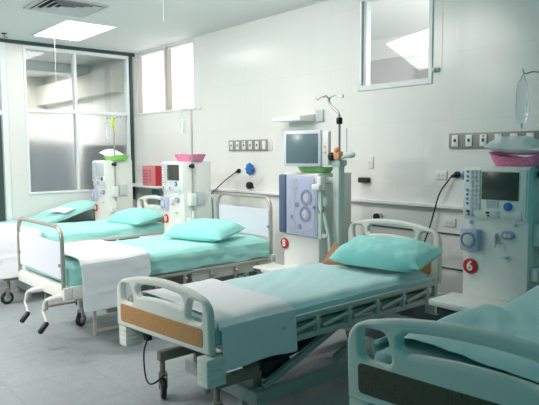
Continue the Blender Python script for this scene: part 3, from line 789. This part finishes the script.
    for x, z, r_ in ((-.17, 1.045, .012), (.14, 1.05, .010)): MB().ball((x, -.01, z), r_, 8).build('indicator', 'mach_grey', t)
    num_plate(t, -.165, -.001, .745, num)
    iv_pole(t, w+.03, .10, .86, 2.0, 1.37)
    cb2 = MB().box((w+.001, .05, .92), (w+.065, .13, 1.06), .008); cb2.build('pole_clamp', 'mach', t)
    h_ = MB().box((w+.001, .16, .93), (w+.03, .27, 1.08), .006); h_.build('filter_holder', 'mach_grey', t)
    MB().tube(smoothpath([(w+.02, .12, .92), (w+.03, .10, .8), (w+.03, .13, .65), (w+.02, .2, .58)], 6), .012, 8).build('side_hose', 'mach', t)
    MB().box((w+.001, .20, .50), (w+.05, .28, .60), .008).build('side_fitting', 'mach', t); MB().box((w+.001, .03, .70), (w+.05, .085, .78), .008).build('side_fitting', 'mach', t)
    return t
m2 = make_machine('white dialysis machine with dark screen and pink tray on top, centre left', (-5.915, 3.6, 0), 0, '0')
m1 = dup(m2, (-7.86, 3.6, 0), 0, 'farthest white dialysis machine, green tray on top, before the partition')
for sc_ in kids(m1, 'screen'):
    sc_.data = sc_.data.copy(); sc_.data.materials[0] = M['mach_grey']; sc_['label'] = 'screen with a pale reflection in its colour'  # whitish reflection on this screen is put into its colour
m4 = dup(m2, (-1.945, 3.6, 0), 0, 'dim dialysis machine at the right edge with red disc numbered 6')
def renumber(mc, num):
    for pnl in kids(mc, 'number_plate'):
        for n_ in pnl.children:
            me = text_mesh(num, .052*1.75, .002); me.materials.append(M['numeral']); n_.data = me
renumber(m4, '6')
renumber(m1, '0')

def tray(label, loc, rz, m, L=.46, W=.28, hh=.075, name='tray', dip=.5):
    """kidney-sided open tray, its long sides dipping in the middle"""
    bm = bmesh.new(); n = 40; ro = []; 
    def ring(f, z): 
        R = []
        for k in range(n):
            a = 2*PI*k/n; c, s_ = math.cos(a), math.sin(a)
            x = L/2*f*math.copysign(abs(c)**.5, c); y = W/2*f*math.copysign(abs(s_)**.5, s_)
            zz = z if z <= .006 else z*(1-dip*(1-(abs(x)/(L/2*f))**1.6))
            R.append(bm.verts.new((x, y, zz)))
        return R
    rings = [ring(.78, 0), ring(1.0, hh), ring(.97, hh), ring(.76, .006)]
    for A, B in zip(rings[:-1], rings[1:]):
        for k in range(n): bm.faces.new((A[k], A[(k+1) % n], B[(k+1) % n], B[k]))
    bm.faces.new(rings[0][::-1]); bm.faces.new(rings[-1])
    bmesh.ops.recalc_face_normals(bm, faces=bm.faces[:])
    me = bpy.data.meshes.new(name); bm.to_mesh(me); bm.free()
    o = link(name, me, m); o.location = loc; o.rotation_euler = (0, 0, rz); return tag(o, label, 'tray')
def packet(label, loc, rot, L, W, Tk, seed): return pillow(label, loc, rot, L, W, Tk, 'packet', 'packet', 'packet', seed, 2.2)
tray('pink tray with a low middle on the centre left dialysis machine', (-5.83, 3.78, 1.421), 0, 'pink', .40, .26, .085)
tb = MB().tube(smoothpath([(-5.98, 3.72, 1.49), (-5.9, 3.76, 1.53), (-5.82, 3.78, 1.5), (-5.76, 3.80, 1.5)], 6), .005, 6); tb.tube(smoothpath([(-5.93, 3.78, 1.50), (-5.86, 3.76, 1.51), (-5.78, 3.80, 1.45)], 6), .005, 6)
tag(tb.build('tubing', 'mach_grey'), 'loose grey tubing in the pink tray on the centre left machine', 'tubing')
tray('green tray on the farthest dialysis machine', (-7.72, 3.78, 1.421), 0, 'green', .42, .26, .075, dip=.25)
packet('crumpled white packet in the green tray on the farthest machine', (-7.80, 3.76, 1.47), (math.radians(10), math.radians(16), .2), .34, .22, .09, 3)
tray('pink perforated tray on the dim dialysis machine numbered 6', (-1.84, 3.75, 1.421), 0, 'pink', .42, .26, .095, dip=.45)
packet('white padded packet lying in the pink tray on machine 6', (-1.87, 3.75, 1.495), (math.radians(4), math.radians(4), .1), .38, .25, .12, 5)

def iv_bag(label, x, y, ztop, L, w, m='bag', cordz=.05):
    t = thing('iv_bag', label, 'IV bag', (x, y, ztop))
    bm = bmesh.new(); n = 16; R = []
    for k in range(9):
        f = k/8; z = -cordz-f*L; ww = w*(.72+.28*min(1, f*5))*(1-.35*max(0, (f-.8)/.2)); tk = .022*math.sin(PI*min(1, max(.08, .1+f*.82)))+.004
        R.append([bm.verts.new((ww*math.cos(2*PI*q/n), tk*math.sin(2*PI*q/n), z)) for q in range(n)])
    for a, b in zip(R[:-1], R[1:]):
        for q in range(n): bm.faces.new((a[q], a[(q+1) % n], b[(q+1) % n], b[q]))
    bm.faces.new(R[0][::-1]); bm.faces.new(R[-1])
    bmesh.ops.recalc_face_normals(bm, faces=bm.faces[:])
    me = bpy.data.meshes.new('pouch'); bm.to_mesh(me); bm.free(); link('pouch', me, m, t)
    MB().tube(arc3((-.015, 0, -cordz), (0, 0, .02), (.015, 0, -cordz), 8), .003, 6).build('hanger', 'mach_grey', t)
    MB().tube([(0, 0, -cordz-L+.005), (0, 0, -cordz-L-.03)], .006, 8).build('port', 'mach_grey', t)
    return t
iv_bag('clear IV bag hanging from the pole of the dim machine numbered 6', -1.815, 3.66, 2.01, .27, .042)
iv_bag('clear IV bag hanging from the pole of the pink-trayed centre left machine', -5.78, 3.66, 2.01, .23, .05)
iv_bag('clear IV bag hanging from the pole of the farthest machine', -7.73, 3.66, 2.01, .22, .05)
lc = MB().box((-7.635, 3.675, 1.93), (-7.575, 3.695, 2.02), .008).tube(smoothpath([(-7.6, 3.68, 1.98), (-7.55, 3.68, 1.9), (-7.52, 3.68, 1.80)], 6), .007, 6).box((-7.63, 3.67, 1.86), (-7.595, 3.685, 1.94), .006)
tag(lc.build('tube_clip', 'lime'), 'lime green clip at the top of the farthest machine pole', 'clip')
tg = MB().box((-1.70, 3.66, 1.84), (-1.655, 3.69, 2.0), .008); tg.cyl((-1.68, 3.655, 1.93), (-1.68, 3.66, 1.93), .012, 10)
tag(tg.build('tag', 'peach'), 'peach coloured tag clipped on the pole of machine 6', 'tag')

# ------------------------------------------------------------------ the machine with the swivel monitor
t = thing('dialysis_machine', 'dialysis machine with grey monitor and lavender tinted front module, beside the front bed', 'dialysis machine', (-4.0, 3.79, -.08))
t.scale = (1.05, 1.05, 1.05)
b = MB(); b.prism([(.02, .10), (0, .3), (0, 1.33), (.01, 1.34), (.42, 1.34), (.42, .10)], 'x', -.20, .25, .010); b.build('casing', 'mach', t)
b = MB(); b.box((-.26, -.12, .05), (.26, .46, .10), .012); b.build('base', 'mach', t)
for x in (-.22, .25):
    for y in (-.08, .44):
        f_ = MB().box((x-.02, y-.015, .02), (x+.02, y+.015, .052), .003).build('caster', 'mach_grey', t)
        MB().cyl((x-.015, y, .016), (x+.015, y, .016), .035, 16, .005).build('wheel', 'rubber', f_)
l = MB().box((-.36, -.25, .44), (.02, .0, .485), .012).build('front_ledge', 'mach', t)
MB().box((-.345, -.254, .448), (-.24, -.25, .468), .001).build('ledge_slot', 'voidgrey', l)
d = MB().box((-.12, -.045, .79), (.272, -.002, 1.325), .014).build('front_module', 'module_pale', t); d['label'] = 'lavender tinted front module'
MB().box((-.205, -.065, .795), (-.115, -.008, 1.325), .018).build('module_edge', 'navy', d)
MB().box((-.098, -.068, .80), (.262, -.060, 1.32), .003).build('tinted_cover', 'doorglass', d)
for cx, cz in ((.145, 1.13), (.13, .985)):
    MB().torus((cx, -.048, cz), .058, .012, 'y', 26, 8).build('pump_ring', 'navy', d)
    MB().cyl((cx, -.044, cz), (cx, -.056, cz), .036, 20, .003).build('pump_rotor', 'mach', d)
for cx, cz, cr in ((.03, 1.06, .024), (-.03, .95, .02), (.06, .87, .024)):
    MB().cyl((cx, -.044, cz), (cx, -.056, cz), cr, 16, .003).build('valve', 'navy', d)
for x0, z0, x1, z1 in ((-.05, 1.26, .03, 1.29), (-.05, 1.2, .03, 1.23), (.17, 1.22, .24, 1.29), (-.07, .83, .0, .9)):
    MB().box((x0, -.054, z0), (x1, -.044, z1), .003).build('sensor_block', 'mach_grey', d)
MB().tube(smoothpath([(-.01, -.05, 1.30), (-.005, -.05, 1.1), (-.01, -.05, .95), (.01, -.05, .82)], 6), .006, 6).build('blood_line', 'mach', d)
MB().tube(smoothpath([(.08, -.05, .83), (.18, -.05, .86), (.23, -.05, .9), (.24, -.05, 1.1)], 6), .006, 6).build('blood_line', 'mach', d)
MB().cyl((.24, -.044, 1.05), (.24, -.059, 1.05), .016, 12, .002).build('blue_valve', 'blue', d)
# column, monitor
mo = MB().box((-.185, -.022, 1.40), (.185, .022, 1.71), .010).build('monitor', 'bezel', t); mo['label'] = 'grey screen monitor in a pale blue bezel'
mo.location = (.085, -.03, 0); mo.rotation_euler = (0, 0, math.radians(17))
MB().box((-.158, -.026, 1.428), (.158, -.021, 1.682), .003).build('screen', 'screen_grey', mo)
a = MB().box((.22, .02, 1.41), (.34, .06, 1.70), .012); a.box((.10, .05, 1.34), (.16, .14, 1.45), .006); a.box((-.02, .015, 1.45), (.20, .07, 1.60), .01); a.build('monitor_arm', 'mach', t)
for z in (1.52, 1.57): MB().cyl((.30, .02, z), (.30, .012, z), .010, 10).build('arm_button', 'peach', t)
c = MB().box((.345, .06, .3), (.425, .14, 1.42), .018); c.box((.325, .05, 1.40), (.445, .15, 1.46), .02); c.box((.25, .08, .36), (.345, .12, .44), .004); c.box((.25, .08, 1.26), (.345, .12, 1.31), .004); c.build('side_column', 'mach_green', t)
x, y = .42, .07
p_ = MB().tube([(x, y, 1.44), (x, y, 1.80)]+smoothpath([(x, y, 1.80), (x-.01, y, 1.845), (x-.08, y, 1.90), (x-.118, y, 1.94), (x-.12, y, 1.985)], 6)[1:], .011, 10)
for dx in (-.16, .13): p_.tube(smoothpath([(x-.12, y, 1.975), (x-.12+dx*.5, y+.01, 2.0), (x-.12+dx, y+.02, 1.975), (x-.12+dx*1.12, y+.02, 2.0)], 6), .005, 6)
p_.tube(smoothpath([(x-.12, y, 1.975), (x-.10, y-.06, 1.995), (x-.09, y-.10, 1.975)], 6), .005, 6)
po = p_.build('iv_pole', 'steel', t)
MB().cyl((x, y, 1.755), (x, y, 1.81), .026, 14, .008).build('clamp_knob', 'black', po)
p2 = MB().cyl((x+.055, y+.03, 1.46), (x+.055, y+.03, 1.72), .004, 8); p2.build('sensor_rod', 'mach_grey', t)
MB().ball((x-.06, y-.03, 1.485), .035, 12).build('black_valve', 'black', t)
MB().box((x-.04, y-.04, 1.462), (x+.03, y+.02, 1.53), .012).ball((x, y-.03, 1.54), .025, 10).build('orange_clamp', 'orange', t)
w_ = MB().ball((x+.12, y, 1.50), .05, 14, (1.1, .5, .6)); w_.tube([(x+.02, y, 1.47), (x+.08, y, 1.49)], .014, 8); w_.build('drip_sensor', 'mach_green', t)
q = MB().cyl((.30, -.02, 1.10), (.30, .02, 1.10), .055, 22, .015); q.tube(smoothpath([(.30, 0, 1.05), (.335, -.01, .95), (.37, 0, .8), (.38, 0, .68)], 6), .016, 8); q.build('hanging_hose', 'mach_green', t)
MB().tube([(.275, -.02, 1.06), (.30, -.03, 1.0)], [.02, .014], 10).build('coupling', 'brownmetal', t); MB().tube([(.315, -.02, 1.06), (.325, -.03, 1.02)], [.014, .012], 10).build('coupling', 'brownmetal', t)
q = MB().box((.275, -.06, 1.20), (.33, -.005, 1.32), .012); q.box((.255, -.10, 1.205), (.35, -.06, 1.255), .012); q.build('clamp_block', 'mach', t)
q = MB().box((.275, -.04, .78), (.315, .02, 1.195), .008); q.build('module_hinge', 'mach_green', t)
q = MB().box((.316, -.03, .79), (.345, .02, .83), .006); q.cyl((.34, -.01, .81), (.365, -.01, .81), .014, 10); q.build('latch', 'mach_grey', t)
num_plate(t, -.185, -.001, .69, '8', .050)
tray('green dotted tray under the grey monitor', (-3.90, 3.91, 1.328), 0, 'green2', .40, .17, .055, dip=0)

GROUPS = dict(hospital_bed='patient beds in a row', bed_sheet='teal bed sheets', blanket='blankets over the foot of the beds', pillow='teal pillows',
    dialysis_machine='dialysis machines between the beds', tray='trays on the machines', packet='white packets in the trays', iv_bag='clear IV bags on the machine poles',
    outlet_panel='grey outlet panels on the wall', wall_outlet='white wall outlets', hanging_rod='thin rods hanging from the ceiling', power_cable='cables plugged into the wall', cabinet='cabinets behind the partition')
for o in list(COL.objects):
    if o.parent is None and 'label' in o and o.name.split('.')[0] in GROUPS: o['group'] = GROUPS[o.name.split('.')[0]]

# ------------------------------------------------------------------ added teal ambient light imitating a colour overlay, camera
wd = bpy.data.worlds.new('World'); S.world = wd; wd.use_nodes = True
bg = wd.node_tree.nodes['Background']; bg.inputs['Color'].default_value = (0, .40, .42, 1); bg.inputs['Strength'].default_value = .42

cam = bpy.data.cameras.new('Camera'); co = bpy.data.objects.new('Camera', cam); COL.objects.link(co)
R3 = Matrix(((0.65105181, -0.06029445, 0.75663474), (0.75900766, 0.05990719, -0.64831975), (-0.00623778, 0.99638131, 0.08476664)))
co.matrix_world = Matrix.Translation((0, 0, 1.52)) @ R3.to_4x4()
cam.sensor_fit = 'HORIZONTAL'; cam.sensor_width = 36; cam.lens = 589.8*36/539; cam.clip_start = .05
S.camera = co
S.view_settings.view_transform = 'Standard'; S.view_settings.look = 'None'; S.view_settings.exposure = .02; S.view_settings.gamma = 1
